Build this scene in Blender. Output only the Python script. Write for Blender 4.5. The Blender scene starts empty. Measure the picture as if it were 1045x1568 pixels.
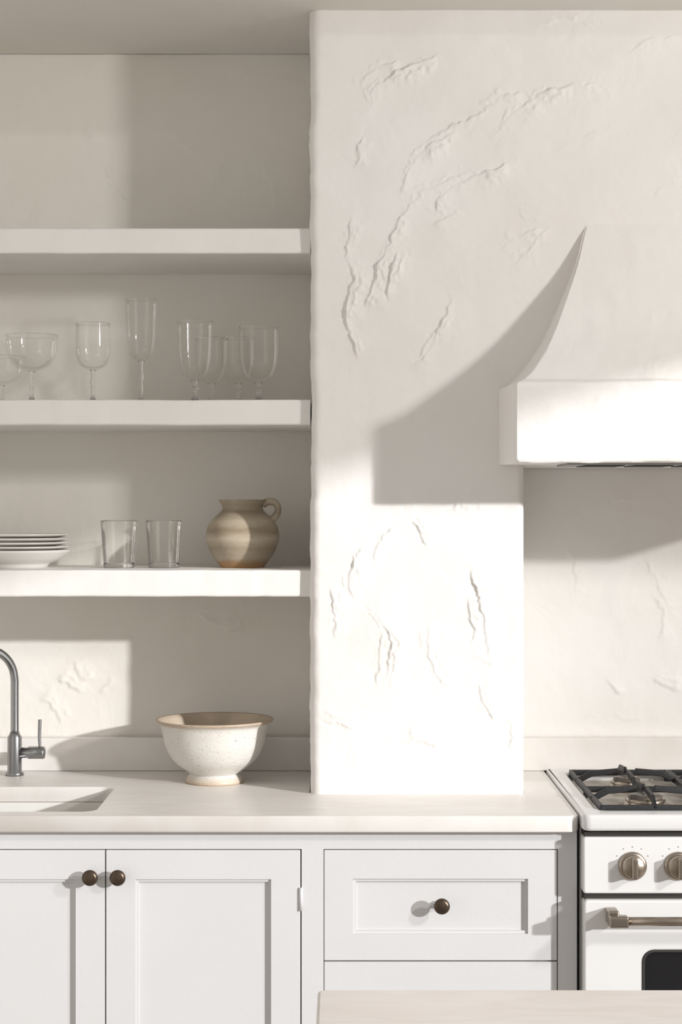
import bpy, bmesh, math, random
import numpy as np
from mathutils import Vector, Matrix
random.seed(4); rng=np.random.RandomState(7)
scene=bpy.context.scene
COL=scene.collection
try:
    scene.view_settings.view_transform='Standard'
except Exception: pass

# ------------------------------------------------------------------ materials
def new_mat(name):
    m=bpy.data.materials.new(name); m.use_nodes=True
    nt=m.node_tree; b=nt.nodes['Principled BSDF']; return m,nt,b
def simple(name,col,rough=.5,metal=0,var=.0,scale=8,bump=0,bscale=60,col2=None,spec=None):
    m,nt,b=new_mat(name)
    b.inputs['Roughness'].default_value=rough; b.inputs['Metallic'].default_value=metal
    if spec is not None: b.inputs['Specular IOR Level'].default_value=spec
    tc=nt.nodes.new('ShaderNodeTexCoord')
    n=nt.nodes.new('ShaderNodeTexNoise'); n.inputs['Scale'].default_value=scale; n.inputs['Detail'].default_value=5
    nt.links.new(tc.outputs['Object'],n.inputs['Vector'])
    cr=nt.nodes.new('ShaderNodeValToRGB')
    c2=col2 or tuple(c*(1-var) for c in col)
    cr.color_ramp.elements[0].position=.35; cr.color_ramp.elements[1].position=.65
    cr.color_ramp.elements[0].color=(*c2,1); cr.color_ramp.elements[1].color=(*col,1)
    nt.links.new(n.outputs['Fac'],cr.inputs['Fac']); nt.links.new(cr.outputs['Color'],b.inputs['Base Color'])
    if bump:
        n2=nt.nodes.new('ShaderNodeTexNoise'); n2.inputs['Scale'].default_value=bscale; n2.inputs['Detail'].default_value=6
        nt.links.new(tc.outputs['Object'],n2.inputs['Vector'])
        bp=nt.nodes.new('ShaderNodeBump'); bp.inputs['Strength'].default_value=bump; bp.inputs['Distance'].default_value=.01
        nt.links.new(n2.outputs['Fac'],bp.inputs['Height']); nt.links.new(bp.outputs['Normal'],b.inputs['Normal'])
    return m
def plaster(name,col=(.83,.80,.755),bump=.35,mid=True):
    m,nt,b=new_mat(name); N=nt.nodes; L=nt.links
    b.inputs['Roughness'].default_value=.85; b.inputs['Specular IOR Level'].default_value=.2
    tc=N.new('ShaderNodeTexCoord')
    n=N.new('ShaderNodeTexNoise'); n.inputs['Scale'].default_value=2.2; n.inputs['Detail'].default_value=6
    cr=N.new('ShaderNodeValToRGB'); cr.color_ramp.elements[0].position=.3; cr.color_ramp.elements[1].position=.7
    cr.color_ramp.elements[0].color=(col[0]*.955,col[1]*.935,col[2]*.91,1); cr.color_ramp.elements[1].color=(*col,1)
    L.new(tc.outputs['Object'],n.inputs['Vector']); L.new(n.outputs['Fac'],cr.inputs['Fac']); L.new(cr.outputs['Color'],b.inputs['Base Color'])
    a=N.new('ShaderNodeTexNoise'); a.inputs['Scale'].default_value=9; a.inputs['Detail'].default_value=3; a.inputs['Distortion'].default_value=.8
    f=N.new('ShaderNodeTexNoise'); f.inputs['Scale'].default_value=55; f.inputs['Detail'].default_value=7
    L.new(tc.outputs['Object'],a.inputs['Vector']); L.new(tc.outputs['Object'],f.inputs['Vector'])
    mx=N.new('ShaderNodeMath'); mx.operation='MULTIPLY_ADD'; mx.inputs[1].default_value=.18
    L.new(f.outputs['Fac'],mx.inputs[0]); L.new(a.outputs['Fac'],mx.inputs[2])
    bp=N.new('ShaderNodeBump'); bp.inputs['Strength'].default_value=bump; bp.inputs['Distance'].default_value=.011
    L.new(mx.outputs[0],bp.inputs['Height']); L.new(bp.outputs['Normal'],b.inputs['Normal'])
    return m
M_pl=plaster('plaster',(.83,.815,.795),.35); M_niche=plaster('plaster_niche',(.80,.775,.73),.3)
M_ceil=plaster('plaster_ceiling',(.78,.76,.725),.2)
M_shelf=simple('painted_shelf',(.81,.79,.76),.6,var=.04,scale=6,bump=.12,bscale=30)
M_cab=simple('cabinet_paint',(.67,.665,.668),.42,var=.015,bump=.03,bscale=120)
def stone(name,c):
    m,nt,b=new_mat(name); N=nt.nodes; L=nt.links
    b.inputs['Roughness'].default_value=.38
    tc=N.new('ShaderNodeTexCoord'); mp=N.new('ShaderNodeMapping'); mp.inputs['Scale'].default_value=(1,3.5,1)
    n=N.new('ShaderNodeTexNoise'); n.inputs['Scale'].default_value=7; n.inputs['Detail'].default_value=9; n.inputs['Distortion'].default_value=1.0
    cr=N.new('ShaderNodeValToRGB'); cr.color_ramp.elements[0].position=.3; cr.color_ramp.elements[1].position=.62
    cr.color_ramp.elements[0].color=(c[0]*.93,c[1]*.91,c[2]*.885,1); cr.color_ramp.elements[1].color=(*c,1)
    L.new(tc.outputs['Object'],mp.inputs[0]); L.new(mp.outputs[0],n.inputs['Vector']); L.new(n.outputs['Fac'],cr.inputs['Fac']); L.new(cr.outputs['Color'],b.inputs['Base Color'])
    return m
M_stone=stone('pale_stone',(.80,.775,.745)); M_island=stone('island_stone',(.76,.715,.685))
M_enamel=simple('white_enamel',(.75,.745,.74),.25,var=.01)
M_ceramic=simple('white_ceramic',(.84,.82,.78),.3,var=.03)
M_iron=simple('cast_iron',(.014,.014,.015),.5,var=.2,bump=.1,bscale=300)
M_cap=simple('burner_cap_enamel',(.12,.10,.08),.35,var=.3)
M_dark=simple('dark_glass',(.01,.01,.012),.12)
M_gap=simple('dark_gap',(.03,.028,.025),.8)
M_well=simple('burner_well',(.58,.53,.47),.4,metal=.15,var=.08)
M_steel=simple('brushed_steel',(.33,.33,.335),.28,metal=1,var=.05,scale=30)
M_nickel=simple('warm_nickel',(.42,.36,.30),.3,metal=1,var=.15,scale=20)
M_bronze=simple('aged_bronze',(.13,.095,.07),.35,metal=.85,var=.3,scale=60)
M_floor=simple('floor_stone',(.55,.51,.46),.5,var=.1,scale=3)
def banded(name,stops,zscale,noise=.15,rough=.45,speck=0):
    m,nt,b=new_mat(name); N=nt.nodes; L=nt.links; b.inputs['Roughness'].default_value=rough
    tc=N.new('ShaderNodeTexCoord'); sp=N.new('ShaderNodeSeparateXYZ'); L.new(tc.outputs['Object'],sp.inputs[0])
    n=N.new('ShaderNodeTexNoise'); n.inputs['Scale'].default_value=14; n.inputs['Detail'].default_value=5
    mp=N.new('ShaderNodeMapping'); mp.inputs['Scale'].default_value=(1,1,5); L.new(tc.outputs['Object'],mp.inputs[0]); L.new(mp.outputs[0],n.inputs['Vector'])
    mu=N.new('ShaderNodeMath'); mu.operation='MULTIPLY'; mu.inputs[1].default_value=1/zscale; L.new(sp.outputs['Z'],mu.inputs[0])
    s=N.new('ShaderNodeMath'); s.operation='SUBTRACT'; L.new(n.outputs['Fac'],s.inputs[0]); s.inputs[1].default_value=.5
    ma=N.new('ShaderNodeMath'); ma.operation='MULTIPLY_ADD'; L.new(s.outputs[0],ma.inputs[0]); ma.inputs[1].default_value=noise; L.new(mu.outputs[0],ma.inputs[2])
    cr=N.new('ShaderNodeValToRGB'); e=cr.color_ramp.elements
    e[0].position=stops[0][0]; e[0].color=(*stops[0][1],1); e[1].position=stops[-1][0]; e[1].color=(*stops[-1][1],1)
    for p,c in stops[1:-1]:
        q=e.new(p); q.color=(*c,1)
    L.new(ma.outputs[0],cr.inputs['Fac'])
    v=N.new('ShaderNodeTexNoise'); v.inputs['Scale'].default_value=260; v.inputs['Detail'].default_value=2; L.new(tc.outputs['Object'],v.inputs['Vector'])
    r2=N.new('ShaderNodeValToRGB'); r2.color_ramp.elements[0].position=.64; r2.color_ramp.elements[0].color=(0,0,0,1); r2.color_ramp.elements[1].position=.70; r2.color_ramp.elements[1].color=(speck,speck,speck,1)
    L.new(v.outputs['Fac'],r2.inputs['Fac'])
    mc=N.new('ShaderNodeMixRGB'); L.new(r2.outputs['Color'],mc.inputs[0]); L.new(cr.outputs['Color'],mc.inputs[1]); mc.inputs[2].default_value=(.25,.17,.11,1)
    L.new(mc.outputs[0],b.inputs['Base Color'])
    n2=N.new('ShaderNodeTexNoise'); n2.inputs['Scale'].default_value=40; L.new(mp.outputs[0],n2.inputs['Vector'])
    bp=N.new('ShaderNodeBump'); bp.inputs['Strength'].default_value=.25; bp.inputs['Distance'].default_value=.003
    L.new(n2.outputs['Fac'],bp.inputs['Height']); L.new(bp.outputs['Normal'],b.inputs['Normal'])
    return m
M_bowl=banded('bowl_glaze',[(0,(.54,.42,.30)),(.06,(.62,.53,.43)),(.12,(.70,.675,.635)),(.92,(.70,.67,.62)),(.975,(.47,.37,.28))],.142,.06,.5,.75)
M_bowlin=simple('bowl_inner_glaze',(.58,.48,.37),.45,var=.28,scale=12)
M_pitch=banded('stoneware_glaze',[(0,(.50,.28,.13)),(.07,(.40,.26,.14)),(.13,(.44,.37,.28)),(.3,(.34,.28,.20)),(.42,(.50,.43,.33)),(.55,(.29,.23,.155)),(.68,(.48,.41,.31)),(.82,(.27,.22,.155)),(1,(.40,.34,.25))],.153,.14,.4,.6)
def glassmat():
    m=bpy.data.materials.new('thin_clear_glass'); m.use_nodes=True; nt=m.node_tree; N=nt.nodes; L=nt.links
    N.clear(); o=N.new('ShaderNodeOutputMaterial'); t=N.new('ShaderNodeBsdfTransparent'); g=N.new('ShaderNodeBsdfGlossy')
    t.inputs[0].default_value=(.985,.985,.978,1); g.inputs['Roughness'].default_value=.04; g.inputs[0].default_value=(1,1,1,1)
    lw=N.new('ShaderNodeLayerWeight'); lw.inputs['Blend'].default_value=.2
    mm=N.new('ShaderNodeMath'); mm.operation='MULTIPLY_ADD'; mm.inputs[1].default_value=.52; mm.inputs[2].default_value=.04
    L.new(lw.outputs['Fresnel'],mm.inputs[0])
    mx=N.new('ShaderNodeMixShader'); L.new(mm.outputs[0],mx.inputs[0]); L.new(t.outputs[0],mx.inputs[1]); L.new(g.outputs[0],mx.inputs[2]); L.new(mx.outputs[0],o.inputs[0])
    return m
M_glass=glassmat()
def solidglass():
    m,nt,b=new_mat('solid_clear_glass'); b.inputs['Transmission Weight'].default_value=1; b.inputs['Roughness'].default_value=.01; b.inputs['IOR'].default_value=1.46
    b.inputs['Base Color'].default_value=(1,1,1,1); return m
M_stem=solidglass()
def filtermat(name,base,tc=(.6,.58,.55,1)):
    m=bpy.data.materials.new(name); m.use_nodes=True; nt=m.node_tree; N=nt.nodes; L=nt.links
    N.clear(); o=N.new('ShaderNodeOutputMaterial'); t=N.new('ShaderNodeBsdfTransparent'); g=N.new('ShaderNodeBsdfTranslucent')
    t.inputs[0].default_value=(1,.985,.96,1); g.inputs[0].default_value=tc
    w=N.new('ShaderNodeTexWave'); w.inputs['Scale'].default_value=120
    mm=N.new('ShaderNodeMath'); mm.operation='MULTIPLY_ADD'; mm.inputs[1].default_value=.05; mm.inputs[2].default_value=base
    L.new(w.outputs['Fac'],mm.inputs[0])
    mx=N.new('ShaderNodeMixShader'); L.new(mm.outputs[0],mx.inputs[0]); L.new(t.outputs[0],mx.inputs[1]); L.new(g.outputs[0],mx.inputs[2]); L.new(mx.outputs[0],o.inputs[0])
    return m
M_sunblock=filtermat('sun_blocker_sheet',.93); M_sundim=filtermat('sun_dimmer_sheet',.42)  # for the added sheets that block and weaken the sun

# ------------------------------------------------------------------ helpers
def empty(name,loc=(0,0,0)):
    e=bpy.data.objects.new(name,None); e.location=loc; e.empty_display_size=.05; COL.objects.link(e); return e
def link(name,me,mat,parent=None,loc=(0,0,0),smooth=False,bevel=0,seg=2):
    o=bpy.data.objects.new(name,me); COL.objects.link(o); o.location=loc
    if mat: me.materials.append(mat)
    if smooth:
        for p in me.polygons: p.use_smooth=True
    if bevel:
        b=o.modifiers.new('bevel','BEVEL'); b.width=bevel; b.segments=seg; b.limit_method='ANGLE'; b.angle_limit=math.radians(40)
        for p in me.polygons: p.use_smooth=True
        w=o.modifiers.new('wn','WEIGHTED_NORMAL'); w.keep_sharp=False
    if parent: o.parent=parent
    return o
def boxes(name,bl,mat,parent=None,bevel=0,seg=2,loc=(0,0,0)):
    V=[];F=[]
    for x0,x1,y0,y1,z0,z1 in bl:
        x0,x1=sorted((x0,x1));y0,y1=sorted((y0,y1));z0,z1=sorted((z0,z1)); k=len(V)
        V+=[(x0,y0,z0),(x1,y0,z0),(x1,y1,z0),(x0,y1,z0),(x0,y0,z1),(x1,y0,z1),(x1,y1,z1),(x0,y1,z1)]
        F+=[tuple(k+i for i in f) for f in [(0,3,2,1),(4,5,6,7),(0,1,5,4),(1,2,6,5),(2,3,7,6),(3,0,4,7)]]
    me=bpy.data.meshes.new(name); me.from_pydata(V,[],F); me.update()
    return link(name,me,mat,parent,loc,bevel=bevel,seg=seg)
def lathe(name,prof,mat,parent=None,loc=(0,0,0),n=64,axis='Z',wob=0):
    bm=bmesh.new(); rings=[]
    for r,z in prof:
        if r<1e-6: rings.append([bm.verts.new((0,0,z))])
        else: rings.append([bm.verts.new((r*math.cos(2*math.pi*i/n)*(1+wob*math.sin(4*math.pi*i/n+1)),r*math.sin(2*math.pi*i/n),z+wob*r*.6*math.sin(2*math.pi*i/n+.7+z*9))) for i in range(n)])
    for a,b in zip(rings,rings[1:]):
        for i in range(n):
            j=(i+1)%n
            if len(a)==1 and len(b)==1: continue
            if len(a)==1: bm.faces.new((a[0],b[j],b[i]))
            elif len(b)==1: bm.faces.new((a[i],a[j],b[0]))
            else: bm.faces.new((a[i],a[j],b[j],b[i]))
    bmesh.ops.recalc_face_normals(bm,faces=bm.faces)
    if axis=='-Y': bmesh.ops.rotate(bm,verts=bm.verts,cent=(0,0,0),matrix=Matrix.Rotation(math.radians(90),3,'X'))
    if axis=='X': bmesh.ops.rotate(bm,verts=bm.verts,cent=(0,0,0),matrix=Matrix.Rotation(math.radians(90),3,'Y'))
    me=bpy.data.meshes.new(name); bm.to_mesh(me); bm.free()
    return link(name,me,mat,parent,loc,smooth=True)
def cr_spline(P,k=10):
    P=[Vector(p) for p in P]; Q=[P[0]*2-P[1]]+P+[P[-1]*2-P[-2]]; out=[]
    for i in range(1,len(Q)-2):
        for s in range(k):
            t=s/k; a,b,c,d=Q[i-1],Q[i],Q[i+1],Q[i+2]
            out.append(.5*((2*b)+(c-a)*t+(2*a-5*b+4*c-d)*t*t+(3*b-a-3*c+d)*t**3))
    out.append(P[-1]); return out
def smooth_prof(P,k=6):
    return [(max(0,v.x),v.y) for v in cr_spline([(a,b,0) for a,b in P],k)]
def tube(name,pts,rad,mat,parent=None,n=16,loc=(0,0,0),k=10,flat=1.0):
    pts=cr_spline(pts,k) if k>1 else [Vector(p) for p in pts]
    bm=bmesh.new(); rings=[]
    T0=(pts[1]-pts[0]).normalized(); up=Vector((0,0,1)) if abs(T0.z)<.9 else Vector((0,1,0))
    nrm=T0.cross(up).normalized()
    for i,p in enumerate(pts):
        T=(pts[min(i+1,len(pts)-1)]-pts[max(i-1,0)]).normalized()
        nrm=(nrm-T*nrm.dot(T)).normalized(); bn=T.cross(nrm)
        r=rad if not callable(rad) else rad(i/(len(pts)-1))
        rings.append([bm.verts.new(p+(nrm*math.cos(2*math.pi*j/n)+bn*flat*math.sin(2*math.pi*j/n))*r) for j in range(n)])
    for a,b in zip(rings,rings[1:]):
        for j in range(n): bm.faces.new((a[j],a[(j+1)%n],b[(j+1)%n],b[j]))
    bm.faces.new(rings[0][::-1]); bm.faces.new(rings[-1])
    bmesh.ops.recalc_face_normals(bm,faces=bm.faces)
    me=bpy.data.meshes.new(name); bm.to_mesh(me); bm.free()
    return link(name,me,mat,parent,loc,smooth=True)
def rrect(x0,x1,y0,y1,r,n=6):
    out=[]
    rs=r if isinstance(r,(list,tuple)) else [r]*4
    for (cx,cy,a0),rr in zip([(x1,y1,0),(x0,y1,90),(x0,y0,180),(x1,y0,270)],rs):
        sx=-1 if cx==x1 else 1; sy=-1 if cy==y1 else 1
        if rr<=0: out.append((cx,cy)); continue
        for i in range(n+1):
            a=math.radians(a0+90*i/n); out.append((cx+sx*rr+rr*math.cos(a),cy+sy*rr+rr*math.sin(a)))
    return out
def slab(name,outer,holes,z0,z1,mat,parent=None,bev=.003,vertical=False):
    cu=bpy.data.curves.new(name,'CURVE'); cu.dimensions='2D'; cu.fill_mode='BOTH'
    for pl in [outer]+holes:
        s=cu.splines.new('POLY'); s.points.add(len(pl)-1); s.use_cyclic_u=True
        for p,q in zip(s.points,pl): p.co=(q[0],q[1],0,1)
    cu.extrude=(z1-z0)/2-bev; cu.bevel_depth=bev; cu.bevel_resolution=2; cu.offset=-bev
    ob=bpy.data.objects.new('tmp',cu); COL.objects.link(ob)
    bpy.context.view_layer.update()
    me=bpy.data.meshes.new_from_object(ob.evaluated_get(bpy.context.evaluated_depsgraph_get()))
    bpy.data.objects.remove(ob)
    me.name=name; me.materials.clear()
    if vertical: me.transform(Matrix.Translation((0,(z0+z1)/2,0))@Matrix.Rotation(math.radians(90),4,'X'))
    else: me.transform(Matrix.Translation((0,0,(z0+z1)/2)))
    return link(name,me,mat,parent)

# ------------------------------------------------------------------ dimensions
EYE=1.53; CAMY=-4.2; CEIL=2.6; PY=-.37
XL=-.066; XA=.394; XA2=1.33; CT=.915
WL=-1.6; WR=3.0

# ------------------------------------------------------------------ room shell
boxes('floor',[(WL-.1,WR+.1,.1,-5.2,-.1,0)],M_floor)
boxes('wall_left',[(WL-.1,WL,0,-3.0,0,2.75)],M_pl)
boxes('ceiling',[(WL,WR,.0,-.52,CEIL,CEIL+.15)],M_ceil)
wy0,wy1,wz0,wz1=-1.75,-5.0,.9,4.0
boxes('wall_right',[(WR,WR+.12,0,wy0,0,4.2),(WR,WR+.12,wy0,wy1,0,wz0),(WR,WR+.12,wy0,wy1,wz1,4.2),(WR,WR+.12,wy1,-5.2,0,4.2)],M_pl)
w=empty('window_1')
boxes('frame',[(WR+.03,WR+.08,wy0,wy0-.04,wz0,wz1),(WR+.03,WR+.08,wy1+.04,wy1,wz0,wz1),(WR+.03,WR+.08,wy0,wy1,wz1-.04,wz1),(WR+.03,WR+.08,wy0,wy1,wz0,wz0+.04)],M_enamel,w)
me=bpy.data.meshes.new('upper_sun_blocker'); me.from_pydata([(WR-.01,wy0+.05,2.50),(WR-.01,wy1-.05,2.50),(WR-.01,wy1-.05,wz1+.05),(WR-.01,wy0+.05,wz1+.05)],[],[(0,1,2,3)])
link('upper_sun_blocker',me,M_sunblock,w)  # added unseen sheet, keeps most sun off the upper wall
cv=[];cf=[]
ys=np.linspace(wy0+.06,-2.30,60)
for i,y in enumerate(ys):
    xx=WR-.05+.012*math.sin(i*.9)
    cv+=[(xx,y,.7),(xx,y,2.62)]
    if i: cf.append((2*i-2,2*i,2*i+1,2*i-1))
me=bpy.data.meshes.new('sun_dimmer_sheet'); me.from_pydata(cv,[],cf); link('sun_dimmer_sheet',me,M_sundim,w,smooth=True)  # added unseen pleated sheet, weakens the sun reaching the range recess

# ---- numpy noise
def vnoise(X,Y,scale,seed):
    r=np.random.RandomState(seed).rand(256,256)
    x=X*scale+1000; y=Y*scale+1000; xi=np.floor(x).astype(int); yi=np.floor(y).astype(int)
    fx=x-xi; fy=y-yi; fx=fx*fx*(3-2*fx); fy=fy*fy*(3-2*fy)
    g=lambda a,b: r[a%256,b%256]
    return (g(xi,yi)*(1-fx)+g(xi+1,yi)*fx)*(1-fy)+(g(xi,yi+1)*(1-fx)+g(xi+1,yi+1)*fx)*fy-.5
strokes=[
 ([(565,162),(573,135),(598,115),(625,103),(648,92),(668,86)],1.3),
 ([(553,134),(560,115),(590,100),(612,94)],.7),
 ([(613,296),(624,262),(650,230),(682,208),(715,196)],1.1),
 ([(752,208),(772,190),(788,170),(830,142),(880,131),(940,128)],1.2),
 ([(645,222),(690,192),(720,182),(745,165),(775,142)],.9),
 ([(740,175),(765,150),(800,140)],.8),
 ([(668,325),(678,298),(708,280),(750,262),(790,248)],1.2),
 ([(650,300),(680,280),(720,262)],.9),
 ([(603,352),(620,318),(652,292),(705,268)],1.0),
 ([(592,460),(597,420),(608,382)],1.5),
 ([(572,442),(580,408),(600,365),(612,336)],1.1),
 ([(545,550),(534,505),(528,462),(540,432),(532,398)],1.2),
 ([(560,470),(568,440),(574,425)],.9),
 ([(632,562),(660,530),(680,485),(688,452)],.8),
 ([(640,545),(650,525),(668,508)],.6),
 ([(660,342),(690,330),(700,318)],.7),
 ([(785,410),(815,375),(845,350)],.7),
 ([(765,385),(800,360),(830,352)],.6),
 ([(800,315),(812,330),(830,335)],.6),
 ([(570,866),(576,838),(595,815),(612,812)],.75),
 ([(540,920),(536,882),(545,850)],.8),
 ([(552,880),(548,855),(556,838)],.5),
 ([(655,838),(640,812),(630,800)],.5),
 ([(585,1048),(598,1000),(592,968),(575,940),(560,930)],.85),
 ([(574,1052),(582,1015),(580,985),(590,965)],.5),
 ([(747,1012),(739,960),(732,910),(720,868)],.9),
 ([(725,990),(722,950),(712,915)],.5),
 ([(690,1057),(665,1027),(655,990),(657,958)],.5),
 ([(505,900),(510,935),(512,975)],.6),
 ([(622,1137),(650,1138),(675,1146)],.5),
 ([(735,1045),(740,1080),(756,1105)],.5),
 ([(490,1105),(515,1108),(545,1116)],.4),
 ([(720,1000),(745,1015),(755,1020)],.4),
 ([(540,330),(530,370),(528,395)],.7),
 ([(545,255),(548,230),(556,210)],.6),
 ([(820,45),(870,28),(930,32)],.7),
 ([(690,780),(715,760),(720,740)],.5),
 ([(780,1150),(785,1120),(775,1100)],.4),
 ([(850,230),(900,205),(960,200)],.3),([(960,80),(1000,60),(1045,55)],.35),([(1000,300),(1030,280),(1060,275)],.3),
]
bstrokes=[
 ([(205,195),(250,205),(290,230),(322,268),(335,300)],.7),
 ([(160,260),(180,290),(195,310)],.5),([(100,200),(125,215),(150,210)],.4),([(270,190),(300,215),(330,270)],.4),([(400,260),(415,290),(420,330)],.4),
 ([(300,940),(335,958),(375,972)],.9),([(85,1040),(105,1050),(125,1062)],.6),([(150,1060),(165,1050),(175,1038)],.6),([(110,1015),(120,1030),(122,1045)],.5),
 ([(60,1070),(80,1085),(95,1110)],.4),
 ([(985,850),(1010,900),(1025,940)],.5),([(1000,1040),(1020,1052),(1045,1058)],.6),([(930,1040),(940,1055),(955,1062)],.6),
 ([(920,780),(960,765),(1000,768)],.6),([(940,1095),(965,1102),(985,1104)],.6),([(1010,980),(1015,940),(1000,915)],.5),([(860,830),(880,870),(885,920)],.4),
]
hstrokes=[([(905,612),(925,622),(945,628)],.8),([(930,420),(950,440),(955,470)],.3),([(1000,480),(1015,470),(1035,468)],.3)]
def stroke_field(X,Z,sts,sc):
    H=np.zeros_like(X)
    n1=vnoise(X,Z,42,1)+.6*vnoise(X,Z,100,2)+.22*vnoise(X,Z,230,5); n2=vnoise(X,Z,24,3); n3=vnoise(X,Z,110,4)
    for pts,A in sts:
        W=[((p[0]-522)/sc, EYE-(p[1]-778)/sc) for p in pts]
        S=np.array([(v.x,v.y) for v in cr_spline([(a,b,0) for a,b in W],12)])
        m=(X>S[:,0].min()-.08)&(X<S[:,0].max()+.08)&(Z>S[:,1].min()-.08)&(Z<S[:,1].max()+.08)
        idx=np.nonzero(m)
        if len(idx[0])==0: continue
        px=X[idx]; pz=Z[idx]
        D=np.hypot(px[:,None]-S[None,:,0],pz[:,None]-S[None,:,1]); k=D.argmin(1); d=D[np.arange(len(k)),k]
        T=np.gradient(S,axis=0); T/=np.linalg.norm(T,axis=1)[:,None]+1e-9
        Nn=np.stack([-T[:,1],T[:,0]],1); side=1 if (Nn@np.array([1,.25])).mean()>0 else -1
        sg=((px-S[k,0])*Nn[k,0]+(pz-S[k,1])*Nn[k,1])*side
        t=k/(len(S)-1); taper=np.clip(np.sin(np.pi*np.clip(t*.94+.03,0,1))*1.8,0,1)
        lat=np.sqrt(np.clip(d*d-sg*sg,0,None))
        s=sg+n1[idx]*.010
        rise=np.clip((s+.0025)/.0048,0,1); rise=rise*rise*(3-2*rise)
        fall=.5*np.exp(-np.clip(s,0,None)/.007)+.5*np.exp(-(np.clip(s,0,None)/.032)**2)
        end=np.exp(-(lat/.008)**2)
        gap=np.clip(.85+n2[idx]*1.6,.1,1.3)
        h=A*.0056*taper*rise*fall*gap*end*(1+.5*n3[idx])
        s2=sg-.012+n1[idx]*.018; r2=np.clip((s2+.0012)/.0032,0,1)
        h2=A*.0034*taper*r2*np.exp(-np.clip(s2,0,None)/.011)*np.clip(n2[idx]*3+n3[idx]*1.5,0,1)*end
        s3=sg+.011+n1[idx]*.018; r3=np.clip((s3+.0012)/.0032,0,1)
        h3=A*.0028*taper*r3*np.exp(-np.clip(s3,0,None)/.007)*np.clip(-n2[idx]*3+n3[idx]*1.5,0,1)*end
        H[idx]=np.maximum(H[idx],np.maximum(h,0)+h2+h3)
    return H
def undul(X,Z):
    a=.6; U=X*math.cos(a)+Z*math.sin(a); Wd=-X*math.sin(a)+Z*math.cos(a)
    return .0045*vnoise(X,Z,3.2,11)+.0036*vnoise(X,Z,8,12)+.0010*vnoise(X,Z,20,13)+.0014*vnoise(U*.35,Wd,22,15)+.0002*vnoise(X,Z,80,14)

def grid_mesh(X,Y,Z,skip=None):
    nz,nx=X.shape
    V=np.stack([X,Y,Z],-1).reshape(-1,3)
    I=np.arange(nz*nx).reshape(nz,nx)
    Q=np.stack([I[:-1,:-1],I[:-1,1:],I[1:,1:],I[1:,:-1]],-1)
    if skip is not None: Q=Q[~skip]
    return V,Q.reshape(-1,4)
def np_mesh(name,V,Q):
    me=bpy.data.meshes.new(name); me.from_pydata(V.tolist(),[],Q.tolist()); me.update(); return me

R=.022; ZB=1.632
def build_plaster_wall():
    st=.0022
    arc=[(XL+R-R*math.cos(a),PY+R-R*math.sin(a)) for a in np.linspace(0,math.pi/2,9)]
    cols=[(XL,0.0),(XL,-.12),(XL,-.24)]+arc
    xs=list(np.arange(XL+R+st,XA-.001,st))+[XA]+list(np.arange(XA+st,.86,st))+list(np.arange(.87,XA2,.02))+[XA2]+list(np.arange(XA2+.03,WR,.05))+[WR]
    cols+= [(x,PY) for x in xs]
    CX=np.array([c[0] for c in cols]); CY=np.array([c[1] for c in cols])
    zs=np.concatenate([[CT-.03],np.arange(CT-.002,ZB-.001,.0022),[ZB],np.arange(ZB+.0022,CEIL,.0022),[CEIL]])
    X,Z=np.meshgrid(CX,zs); Y=np.tile(CY,(len(zs),1)).copy()
    w=np.clip((X-XL)/R,0,1)
    hf=stroke_field(X,Z,strokes,712.8)
    Y-=(undul(X,Z)+hf)*w*(Y<PY+R)
    wl=np.clip(1-(X-XL)/.05,0,1)
    X2=X+wl*(.004*vnoise(Z*0,Z,7,21)+.003*vnoise(Z*0,Z,30,22)+.002*vnoise(Z*0,Z,70,23))
    low=Z<ZB+1e-6; R2=.018
    m=low&(X<=XA+1e-9)&(X>XA-R2); s=(XA-X)
    Y=np.where(m,Y+R2-np.sqrt(np.clip(R2**2-(R2-s)**2,0,None)),Y)
    hole=(CX[:-1]>=XA-1e-6)&(CX[1:]<=XA2+1e-6)
    lowrow=zs[1:]<=ZB+1e-6
    V,Q=grid_mesh(X2,Y,Z,lowrow[:,None]&hole[None,:])
    o=link('wall_chimney',np_mesh('wall_chimney',V,Q),M_pl,smooth=True)
    boxes('recess_returns',[(XA-.01,XA-.0005,PY+.016,0,CT-.03,ZB),(XA2,XA2+.01,PY,0,CT-.03,ZB),(XA-.01,XA2+.01,PY+.003,0,ZB-.008,ZB)],M_pl,o)
build_plaster_wall()
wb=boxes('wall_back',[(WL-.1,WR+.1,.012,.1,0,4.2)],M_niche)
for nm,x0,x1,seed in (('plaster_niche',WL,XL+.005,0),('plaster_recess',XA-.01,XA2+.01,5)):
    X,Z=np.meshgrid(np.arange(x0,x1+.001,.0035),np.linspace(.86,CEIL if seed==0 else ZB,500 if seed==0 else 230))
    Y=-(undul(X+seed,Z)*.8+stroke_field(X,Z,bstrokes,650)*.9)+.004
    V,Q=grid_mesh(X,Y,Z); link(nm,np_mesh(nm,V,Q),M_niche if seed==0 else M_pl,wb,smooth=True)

boxes('trim_1',[(WL,XL-.001,-.03,0,CT+.0003,.992)],M_stone,bevel=.002)
boxes('trim_2',[(XA+.001,XA2-.001,-.03,0,CT+.0003,.992)],M_stone,bevel=.002)

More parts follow.
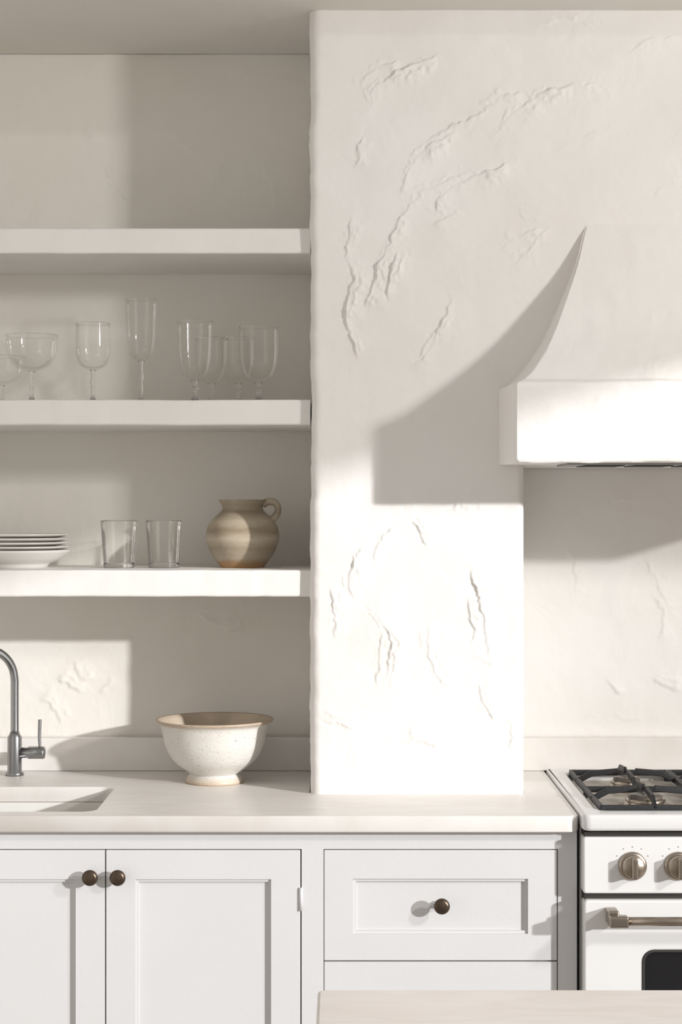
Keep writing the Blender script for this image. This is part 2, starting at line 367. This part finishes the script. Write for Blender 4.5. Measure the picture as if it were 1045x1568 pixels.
# ------------------------------------------------------------------ shelves
for z0,z1 in [(2.0814,2.1366),(1.7096,1.7647),(1.3377,1.3957)]:
    nx=60; prof=rrect(-.34,.004,z0,z1,.005,3)
    V=[];F=[]
    for i in range(nx+1):
        x=WL+(XL-.0005-WL)*i/nx
        for (y,z) in prof:
            wob=.0014*float(vnoise(np.array([x*1.0]),np.array([z0]),9,31)[0])+.001*float(vnoise(np.array([x]),np.array([z0]),30,32)[0])
            V.append((x,y+(wob*2 if y<-.3 else 0),z+(wob if y<-.3 else 0)))
    k=len(prof)
    for i in range(nx):
        for j in range(k): F.append((i*k+j,(i+1)*k+j,(i+1)*k+(j+1)%k,i*k+(j+1)%k))
    F.append(tuple(range(k))); F.append(tuple(nx*k+j for j in range(k))[::-1])
    me=bpy.data.meshes.new('shelf'); me.from_pydata(V,[],F); me.update()
    bm=bmesh.new(); bm.from_mesh(me); bmesh.ops.recalc_face_normals(bm,faces=bm.faces); bm.to_mesh(me); bm.free()
    link('wall_shelf',me,M_shelf)
S2=1.7647; S3=1.3957

# ------------------------------------------------------------------ range hood
def build_hood():
    cx=.86; E=empty('range_hood')
    zb=1.622; zt=1.786
    key=[(1.792,.368,.214),(1.812,.388,.196),(1.864,.424,.148),(1.90,.443,.118),(1.952,.465,.086),(2.04,.499,.040),(2.116,.520,.010),(2.15,.53,-.004)]
    sp=cr_spline(key,8)
    rows=[(zb,.353,.235),(zb+.003,.351,.2375)]+[(z,.3505,.238) for z in np.linspace(zb+.008,zt-.008,24)]+[(zt-.003,.3515,.237),(zt,.355,.233),(zt+.002,.360,.226)]+[(v.x,v.y,v.z) for v in sp]
    A=[];NU=220; NS=12
    for z,xl,p in rows:
        xr=2*cx-xl; back=-.012; bxl=xl+back*(p/.235 if p>0 else 0); bxr=2*cx-bxl
        row=[]; yb=PY+.01
        for i in range(NS): t=i/NS; row.append((bxl+(xl-bxl)*t, yb+(PY-p-yb)*t, z))
        for i in range(NU+1): t=i/NU; row.append((xl+(xr-xl)*t, PY-p, z))
        for i in range(1,NS+1): t=i/NS; row.append((xr+(bxr-xr)*t,(PY-p)+(yb-(PY-p))*t,z))
        A.append(row)
    A=np.array(A); X=A[:,:,0].copy();Y=A[:,:,1].copy();Z=A[:,:,2].copy()
    dn=.0022*vnoise(X,Z,5,41)+.0018*vnoise(X,Z,14,42)+.0008*vnoise(X,Z,40,43)+stroke_field(X,Z,hstrokes,750)*.7
    A[:,NS:NS+NU+1,1]-=dn[:,NS:NS+NU+1]
    A[:,:,2]+=.0026*vnoise(X,Y,8,44)+.0016*vnoise(X,Y,30,45)
    for c,s in ((NS,1),(NS+NU,-1)):
        A[:,c,0]+=s*.003; A[:,c,1]+=.003
    V,Q=grid_mesh(A[:,:,0],A[:,:,1],A[:,:,2])
    nx=A.shape[1]
    me=bpy.data.meshes.new('hood_plaster'); me.from_pydata(V.tolist(),[],Q.tolist()+[list(range(nx))[::-1]]); me.update()
    link('hood_plaster',me,M_pl,E,smooth=True)
    try: me.set_sharp_from_angle(angle=math.radians(50))
    except Exception: pass
    boxes('vent_liner',[(.46,1.26,PY-.20,PY-.03,zb-.004,zb-.0005)],M_steel,E,bevel=.001)
    boxes('vent_slots',[(.50+i*.1,.58+i*.1,PY-.19,PY-.05,zb-.0055,zb-.004) for i in range(7)],M_gap,E)
build_hood()

# ------------------------------------------------------------------ countertops, sink
YF=-.64
sx0,sx1,sy0,sy1=-1.06,-.50,-.585,-.27
notch=[(XA+.002,-.0005),(XA+.002,PY+.022),(XA-.02,PY+.006),(XL+.024,PY+.006),(XL-.002,PY+.03),(XL-.002,-.0005)]
out=[(.4765,-.0005)]+notch+[(WL,-.0005)]+rrect(WL,.4765,YF,-.0005,[0,0,0,.025])[2:]
slab('countertop',out,[rrect(sx0,sx1,sy0,sy1,.03)[::-1]],.882,CT,M_stone,bev=.003)
slab('countertop',[(XA2-.003,-.0005),(1.247,-.0005)]+rrect(1.247,WR,YF,-.0005,[0,0,.02,0])[2:]+[(WR,PY+.006),(XA2-.003,PY+.006)],[],.882,CT,M_stone,bev=.003)
sk=empty('kitchen_sink')
def sinkbowl():
    bm=bmesh.new(); rings=[]
    for (o,z,r) in [(.025,.8815,.04),(-.004,.8815,.03),(-.004,.875,.03),(-.002,.72,.035),(.012,.685,.05),(.03,.680,.06)]:
        if z>=.70: pl=rrect(sx0-o,sx1+o,sy0-o,sy1+o,r)
        else: pl=rrect(sx0+o,sx1-o,sy0+o,sy1-o,r)
        rings.append([bm.verts.new((x,y,z)) for x,y in pl])
    for a,b in zip(rings,rings[1:]):
        n=len(a)
        for i in range(n): bm.faces.new((a[i],a[(i+1)%n],b[(i+1)%n],b[i]))
    bm.faces.new(rings[-1]); bmesh.ops.recalc_face_normals(bm,faces=bm.faces)
    me=bpy.data.meshes.new('basin'); bm.to_mesh(me); bm.free(); link('basin',me,M_ceramic,sk)
sinkbowl()
lathe('drain',[(0,.002),(.03,.002),(.038,0)],M_steel,sk,loc=((sx0+sx1)/2,-.42,.681))

fa=empty('kitchen_faucet',(-.752,-.095,CT))
lathe('body',[(0,0),(.021,0),(.021,.006),(.0165,.009),(.0165,.088),(.0125,.094),(.0105,.10),(0,.10)],M_steel,fa)
d=Vector((-.80,-.60,0)); Rr=.075; pts=[(0,0,.095),(0,0,.15),(0,0,.205)]
for a in range(0,181,20):
    q=d*(Rr*(1-math.cos(math.radians(a)))); pts.append((q.x,q.y,.218+Rr*math.sin(math.radians(a))))
q=d*(2*Rr); pts+=[(q.x,q.y,.19),(q.x,q.y,.165)]
tube('gooseneck',pts,.0095,M_steel,fa,k=6)
lathe('spout_tip',[(.0,0),(.011,0),(.0115,.03),(.0095,.034)],M_steel,fa,loc=(q.x,q.y,.14))
lathe('lever_hub',[(0,.012),(.012,.012),(.012,.03),(.0145,.032),(.0145,.066),(.013,.069),(0,.069)],M_steel,fa,loc=(0,0,.052),axis='X')
tube('lever',[(.058,0,.06),(.057,0,.09),(.058,0,.128)],lambda t:.0032+.001*t,M_steel,fa)

# ------------------------------------------------------------------ base cabinets
def shaker(name,x0,x1,z0,z1,parent,w=.059,wb=None,yf=-.61,panel=.011):
    wb=wb or w
    boxes(name,[(x0,x0+w,yf,yf+.021,z0,z1),(x1-w,x1,yf,yf+.021,z0,z1),(x0+w,x1-w,yf,yf+.021,z1-w,z1),(x0+w,x1-w,yf,yf+.021,z0,z0+wb)],M_cab,parent)
    b=.006; xa,xb,za,zc=x0+w,x1-w,z0+wb,z1-w
    boxes(name+'_bead',[(xa,xa+b,yf+.005,yf+.02,za,zc),(xb-b,xb,yf+.005,yf+.02,za,zc),(xa+b,xb-b,yf+.005,yf+.02,zc-b,zc),(xa+b,xb-b,yf+.005,yf+.02,za,za+b)],M_cab,parent)
    boxes(name+'_panel',[(xa-.005,xb+.005,yf+panel,yf+.019,za-.005,zc+.005)],M_cab,parent)
def knob(x,z,parent,y=-.61):
    lathe('knob',smooth_prof([(.0075,0),(.007,.003),(.0055,.008),(.006,.013),(.0125,.017),(.0158,.021),(.0155,.026),(.011,.030),(0,.0315)],5),M_bronze,parent,loc=(x,y-.0002,z),axis='-Y',n=40)
cab=empty('base_cabinet')
yf=-.61; yb=-.588; zt=.8815; zb=.10; XE=.4755
boxes('face_frame',[(WL,XE,yf,yb,.8435,zt),(WL,XE,yf,yb,zb,.14),
    (-.0795,-.035,yf,yb,.14,.8435),(.437,XE,yf,yb,.14,.8435),(-1.31,-1.2655,yf,yb,.14,.8435)],M_cab,cab)
boxes('end_panels',[(.4555,XE,yb,-.002,.0,zt),(WL,WL+.02,yb,-.002,0,zt),(-.065,-.047,yb,-.01,.1,zt),(WL,XE,yb,-.02,.10,.118),(WL,XE,-.54,-.53,0,.10)],M_cab,cab)
g=.0013
shaker('door_a',-.4745+g,-.0805-g,.1415,.8415,cab)
shaker('door_b',-.8700,-.4745-g,.1415,.8415,cab)
shaker('door_c',-1.2640,-.8700-2*g,.1415,.8415,cab)
shaker('drawer_a',-.0335,.4350,.6195,.8415,cab,w=.058,wb=.053)
shaker('drawer_b',-.0335,.4350,.3800,.6165,cab,w=.058,wb=.053)
shaker('drawer_c',-.0335,.4350,.1415,.3770,cab,w=.058,wb=.053)
boxes('gap_shade',[(-1.2655,-.0795,yb+.004,yb+.008,.12,.87),(-.035,.437,yb+.004,yb+.008,.12,.87)],M_gap,cab)  # dark sheets behind doors and drawers, shade of the gaps as colour
knob(-.503,.790,cab);knob(-.4475,.790,cab);knob(.202,.733,cab);knob(.202,.50,cab);knob(.202,.26,cab);knob(-.90,.79,cab)
for z in (.743,.24): 
    lathe('hinge',[(0,0),(.0035,0),(.0035,.046),(0,.046)],M_cab,cab,loc=(-.0805,-.612,z-.023),n=16)
cab2=empty('base_cabinet')
boxes('face_frame',[(1.248,WR,yf,yb,.8435,zt),(1.248,WR,yf,yb,zb,.14),(1.248,1.285,yf,yb,.14,.8435),(2.1,2.14,yf,yb,.14,.8435),(WR-.04,WR,yf,yb,.14,.8435)],M_cab,cab2)
boxes('end_panels',[(1.248,1.268,yb,-.002,0,zt),(1.248,WR,-.54,-.53,0,.1)],M_cab,cab2)
for i,(a,b) in enumerate([(1.2865,1.691),(1.6935,2.0985),(2.1415,2.549),(2.5515,2.9585)]):
    shaker('door_%d'%i,a,b,.1415,.8415,cab2); knob(b-.03 if i%2==0 else a+.03,.79,cab2)

# ------------------------------------------------------------------ range (cooker)
rg=empty('gas_range')
rx0,rx1=.4800,1.2410
boxes('body',[(rx0+.002,rx1-.002,-.035,-.60,.08,.889)],M_enamel,rg,bevel=.002)
boxes('feet',[(rx0+.05,rx0+.09,-.1,-.14,0,.08),(rx1-.09,rx1-.05,-.1,-.14,0,.08),(rx0+.05,rx0+.09,-.5,-.54,0,.08),(rx1-.09,rx1-.05,-.5,-.54,0,.08)],M_iron,rg)
slab('cooktop_frame',rrect(rx0,rx1,-.662,-.032,[.004,.004,.018,.018]),[rrect(.520,1.201,-.605,-.095,.02)[::-1]],.888,.921,M_enamel,rg,bev=.007)
boxes('burner_well',[(.515,1.206,-.61,-.09,.889,.9035)],M_well,rg)
slab('control_panel',rrect(rx0+.002,rx1-.003,.763,.8755,.006),[],-.655,-.60,M_enamel,rg,bev=.004,vertical=True)
boxes('panel_gap',[(rx0+.006,rx1-.006,-.645,-.60,.12,.884)],M_gap,rg)
slab('oven_door',rrect(rx0+.003,rx1-.005,.19,.7515,.008),[rrect(.600,1.12,.33,.652,.022)[::-1]],-.662,-.62,M_enamel,rg,bev=.004,vertical=True)
boxes('oven_window',[(.59,1.13,-.652,-.64,.32,.66)],M_dark,rg)
slab('oven_window_trim',rrect(.5985,1.1215,.3285,.6535,.0235),[rrect(.6035,1.1165,.3335,.6485,.019)[::-1]],-.664,-.650,M_gap,rg,bev=.001,vertical=True)
slab('storage_drawer',rrect(rx0+.005,rx1-.005,.09,.183,.008),[],-.662,-.62,M_enamel,rg,bev=.004,vertical=True)
tube('handle_bar',[(.545,-.715,.722),(.8,-.715,.722),(1.176,-.715,.722)],.0088,M_nickel,rg,k=2)
for x,s in ((.536,1),(1.185,-1)):
    boxes('handle_bracket',[(x-.011,x+.011,-.662,-.705,.709,.739)],M_nickel,rg,bevel=.004,seg=3)
    boxes('handle_cap',[(x-.012,x+.026,-.703,-.728,.711,.733) if s>0 else (x-.026,x+.012,-.703,-.728,.711,.733)],M_nickel,rg,bevel=.004,seg=3)
for i in range(6):
    x=.580+.0912*i+(.045 if i>2 else 0)*.5; z=.8185
    lathe('knob_bezel',[(0,0),(.0285,0),(.0285,.003),(.026,.006),(.0225,.007),(.022,.007)],M_nickel,rg,loc=(x,-.6552,z),axis='-Y',n=48)
    lathe('knob_skirt',[(.0225,.006),(.0215,.018),(.020,.020),(0,.020)],M_nickel,rg,loc=(x,-.6552,z),axis='-Y',n=48)
    boxes('knob_grip',[(x-.006,x+.006,-.672,-.692,z-.0205,z+.0205)],M_nickel,rg,bevel=.003,seg=3)
    for dx,dz in ((-.018,.034),(0,.038),(.018,.034),(-.031,.02),(.031,.02)):
        lathe('knob_mark',[(0,0),(.0011,0),(.0011,.0004),(0,.0004)],M_steel,rg,loc=(x+dx,-.6552,z+dz),axis='-Y',n=10)
def bar(bl,x0,y0,x1,y1,z0=.936,z1=.936): bl.append(((x0,y0,z0),(x1,y1,z1)))
def bars_mesh(name,bl,wd,hg,parent):
    bm=bmesh.new()
    for a,b in bl:
        a=Vector(a);b=Vector(b);t=(b-a).normalized(); s=t.cross(Vector((0,0,1)))
        if s.length<1e-3: s=Vector((1,0,0)); u=Vector((0,1,0))
        else: s.normalize(); u=s.cross(t)
        a=a-t*wd*.4; b=b+t*wd*.4
        v=[bm.verts.new(p+s*wd*.5*i+u*hg*.5*j) for p in (a,b) for i,j in ((-1,-1),(1,-1),(.7,1),(-.7,1))]
        for f in ((0,1,2,3),(7,6,5,4),(0,4,5,1),(1,5,6,2),(2,6,7,3),(3,7,4,0)): bm.faces.new([v[i] for i in f])
    bmesh.ops.recalc_face_normals(bm,faces=bm.faces)
    me=bpy.data.meshes.new(name); bm.to_mesh(me); bm.free()
    return link(name,me,M_iron,parent,bevel=.0018)
WZ=.9035
for gx0,gx1 in ((.528,.746),(.753,.968),(.975,1.193)):
    bl=[]; y0,y1=-.592,-.108; ym=-.35; cx=(gx0+gx1)/2
    zr=.923
    for a in ((gx0,y0,gx1,y0),(gx1,y0,gx1,y1),(gx1,y1,gx0,y1),(gx0,y1,gx0,y0),(gx0,ym,gx1,ym)): bar(bl,*a,z0=zr,z1=zr)
    for cy,ya,yb2 in ((-.471,y0,ym),(-.229,ym,y1)):
        for px,py in ((gx0,cy),(gx1,cy),(cx,ya),(cx,yb2)):
            v=Vector((cx-px,cy-py)); L=v.length; v/=L
            k=L-.022
            m1=(px+v.x*.030,py+v.y*.030); e=(px+v.x*k,py+v.y*k)
            bar(bl,px,py,m1[0],m1[1],zr,.939); bar(bl,m1[0],m1[1],e[0],e[1],.939,.944)
    for px in (gx0,gx1):
        for py in (y0,ym,y1): bl.append(((px,py,WZ+.004),(px,py,zr)))
    bars_mesh('grate',bl,.0092,.013,rg)
    for cy,rr in ((-.471,.038),(-.229,.032)):
        lathe('burner_base',[(0,0),(rr+.022,0),(rr+.020,.004),(rr+.006,.006),(rr+.004,.014),(0,.014)],M_nickel,rg,loc=(cx,cy,WZ))
        lathe('burner_ring',[(rr+.003,.012),(rr+.004,.018),(rr,.021),(0,.021)],M_nickel,rg,loc=(cx,cy,WZ))
        lathe('burner_cap',[(rr-.002,.0205),(rr-.002,.026),(rr-.006,.028),(0,.029)],M_cap,rg,loc=(cx,cy,WZ))

# ------------------------------------------------------------------ island
isl=empty('kitchen_island')
slab('island_top',rrect(-.030,2.0,-2.95,-1.922,.012),[],.875,CT,M_island,isl,bev=.004)
boxes('island_base',[(.02,1.95,-2.90,-1.97,.10,.875),(.06,1.91,-2.86,-2.01,0,.10)],M_cab,isl,bevel=.002)
for a in (.03,.67,1.31): shaker('island_panel',a,a+.63,.12,.86,isl,yf=-2.912)

# ------------------------------------------------------------------ glassware
def rim_ring(r,z,t,parent,mat):
    lathe('rim',[(r-t,z),(r,z+t),(r+t,z),(r,z-t),(r-t,z)],mat,parent,n=64)
def stemglass(name,x,y,h,bowl,foot=.034,stem_r=.0042):
    e=empty(name,(x,y,S2))
    j=bowl[0][1]
    lathe('stem',[(0,0),(foot,0),(foot,.0015),(foot*.6,.004),(stem_r*1.9,.008),(stem_r,.018),(stem_r,j*.55),(stem_r*1.7,j*.62),(stem_r,j*.70),(stem_r,j-.008),(stem_r*1.8,j-.001),(0,j+.001)],M_stem,e,n=40)
    bo=smooth_prof([(.001,j-.003)]+bowl,7)
    lathe('glass',bo,M_glass,e,n=64)
    rim_ring(bo[-1][0],bo[-1][1],.0008,e,M_stem)
    return e
coupe=[(.012,.075),(.035,.083),(.052,.104),(.0575,.130),(.0585,.154)]
stemglass('coupe_glass',-.698,-.18,.154,coupe,.030)
stemglass('coupe_glass',-.785,-.08,.12,[(.012,.05),(.034,.058),(.048,.078),(.052,.10),(.0525,.115)],.030)
stemglass('wine_glass',-.560,-.18,.181,[(.012,.078),(.030,.088),(.0385,.112),(.0395,.140),(.0385,.181)],.031)
stemglass('flute_glass',-.451,-.18,.235,[(.010,.098),(.024,.108),(.031,.140),(.034,.19),(.0355,.235)],.030)
stemglass('goblet_glass',-.330,-.18,.186,[(.012,.055),(.028,.068),(.037,.10),(.0395,.145),(.0405,.186)],.031,.005)
stemglass('goblet_glass',-.300,-.075,.17,[(.012,.055),(.026,.066),(.035,.095),(.0375,.13),(.038,.158)],.030,.005)
stemglass('goblet_glass',-.186,-.18,.173,[(.012,.050),(.032,.062),(.043,.092),(.0455,.13),(.0445,.173)],.033,.005)
stemglass('goblet_glass',-.238,-.078,.16,[(.012,.055),(.027,.066),(.036,.095),(.039,.13),(.038,.158)],.030,.005)
def tumbler(x,y):
    e=empty('glass_tumbler',(x,y,S3)); h=.106; r0=.036; r1=.0425; t=.0022
    lathe('glass',[(r0,.002),(r0,.012),((r0+r1)/2,h/2),(r1,h)],M_glass,e,n=72)
    lathe('inner_wall',[(r0-t,.0125),((r0+r1)/2-t,h/2),(r1-t,h)],M_glass,e,n=72)
    rim_ring(r1-t/2,h,t/2,e,M_glass)
    lathe('base',[(0,.0003),(r0-.003,.0003),(r0-.0012,.002),(r0-.0012,.0105),(r0-.003,.012),(0,.0105)],M_stem,e,n=64)
tumbler(-.500,-.185); tumbler(-.399,-.185)

pc=empty('plate_stack',(-.743,-.172,S3))
lathe('serving_dish',smooth_prof([(0,.006),(.07,.006)],2)+[(.07,0),(.078,0),(.080,.006)]+smooth_prof([(.085,.010),(.108,.020),(.126,.034),(.1285,.040)],5)+[(.1265,.041)]+smooth_prof([(.122,.037),(.10,.022),(.08,.013),(0,.011)],5),M_ceramic,pc)
for i in range(5):
    z=.022+i*.0092; rr=.124+.002*((i*7)%3-1)
    lathe('plate',[(0,0),(.070,0),(.075,.001)]+smooth_prof([(.09,.006),(.112,.011),(rr-.001,.0145),(rr,.0165)],4)+[(rr-.001,.0182),(rr-.004,.0180)]+smooth_prof([(.112,.0145),(.09,.010),(.075,.0055),(0,.0045)],4),M_ceramic,pc,loc=(.002*math.sin(i*2.3),.002*math.cos(i*1.7),z))

pt=empty('stoneware_pitcher',(-.223,-.165,S3))
o=smooth_prof([(.048,0),(.052,.006),(.070,.030),(.081,.058),(.0825,.075),(.076,.098),(.060,.117),(.048,.128),(.046,.138),(.052,.149),(.0555,.153)],6)
i_=smooth_prof([(.053,.1535),(.048,.148),(.042,.137),(.043,.128),(.055,.114),(.070,.097),(.077,.075),(.065,.03),(.045,.008),(0,.006)],6)
lathe('pitcher_body',[(0,.002),(.044,.002)]+o+i_,M_pitch,pt,wob=.008)
tube('pitcher_handle',[(.046,-.006,.143),(.058,-.008,.149),(.073,-.010,.147),(.0805,-.011,.137),(.079,-.010,.122),(.070,-.008,.111),(.062,-.006,.108)],lambda t:.0055+.0015*abs(2*t-1),M_pitch,pt,flat=1.3)

bw=empty('ceramic_bowl',(-.284,-.195,CT))
o=smooth_prof([(.050,.018),(.062,.026),(.092,.050),(.109,.080),(.116,.110),(.121,.128),(.1305,.137),(.1315,.1405)],6)
lathe('bowl_body',[(0,.004),(.055,.004),(.057,0),(.0635,0),(.0655,.003),(.062,.010),(.056,.018)]+o[2:]+[(.130,.1425),(.126,.1415)],M_bowl,bw,n=96,wob=.006)
i_=smooth_prof([(.127,.1418),(.118,.134),(.111,.115),(.104,.082),(.088,.054),(.055,.030),(0,.026)],6)
lathe('bowl_interior',i_,M_bowlin,bw,n=96,wob=.006)

# ------------------------------------------------------------------ light
W=bpy.data.worlds.new('World'); scene.world=W; W.use_nodes=True
bg=W.node_tree.nodes['Background']; bg.inputs[0].default_value=(1.0,.955,.90,1); bg.inputs[1].default_value=.49
sd=Vector((-1.2,1.0,-.36))
L=bpy.data.lights.new('sun','SUN'); L.energy=3.05; L.angle=math.radians(1.4); L.color=(.99,.99,1.0)
so=bpy.data.objects.new('sun',L); COL.objects.link(so); so.rotation_euler=sd.to_track_quat('-Z','Y').to_euler(); so.location=(4,-4,4)
A=bpy.data.lights.new('soft_fill_lamp','AREA'); A.shape='DISK'; A.size=.30; A.energy=54; A.color=(1,.975,.945)  # added lamp inside the room, stands in for soft light on the upper wall
ao=bpy.data.objects.new('soft_fill_lamp',A); COL.objects.link(ao); ao.location=(2.88,-2.70,2.44)
ao.rotation_euler=(Vector((0,-.37,1.7))-ao.location).to_track_quat('-Z','Y').to_euler()

# ------------------------------------------------------------------ camera
c=bpy.data.cameras.new('camera'); co=bpy.data.objects.new('camera',c); COL.objects.link(co)
co.location=(0,CAMY,EYE); co.rotation_euler=(math.radians(90),0,0)
c.sensor_fit='VERTICAL'; c.sensor_height=36; c.sensor_width=24; c.lens=2730/1568*36; c.shift_y=-.0038; c.clip_start=.05
scene.camera=co
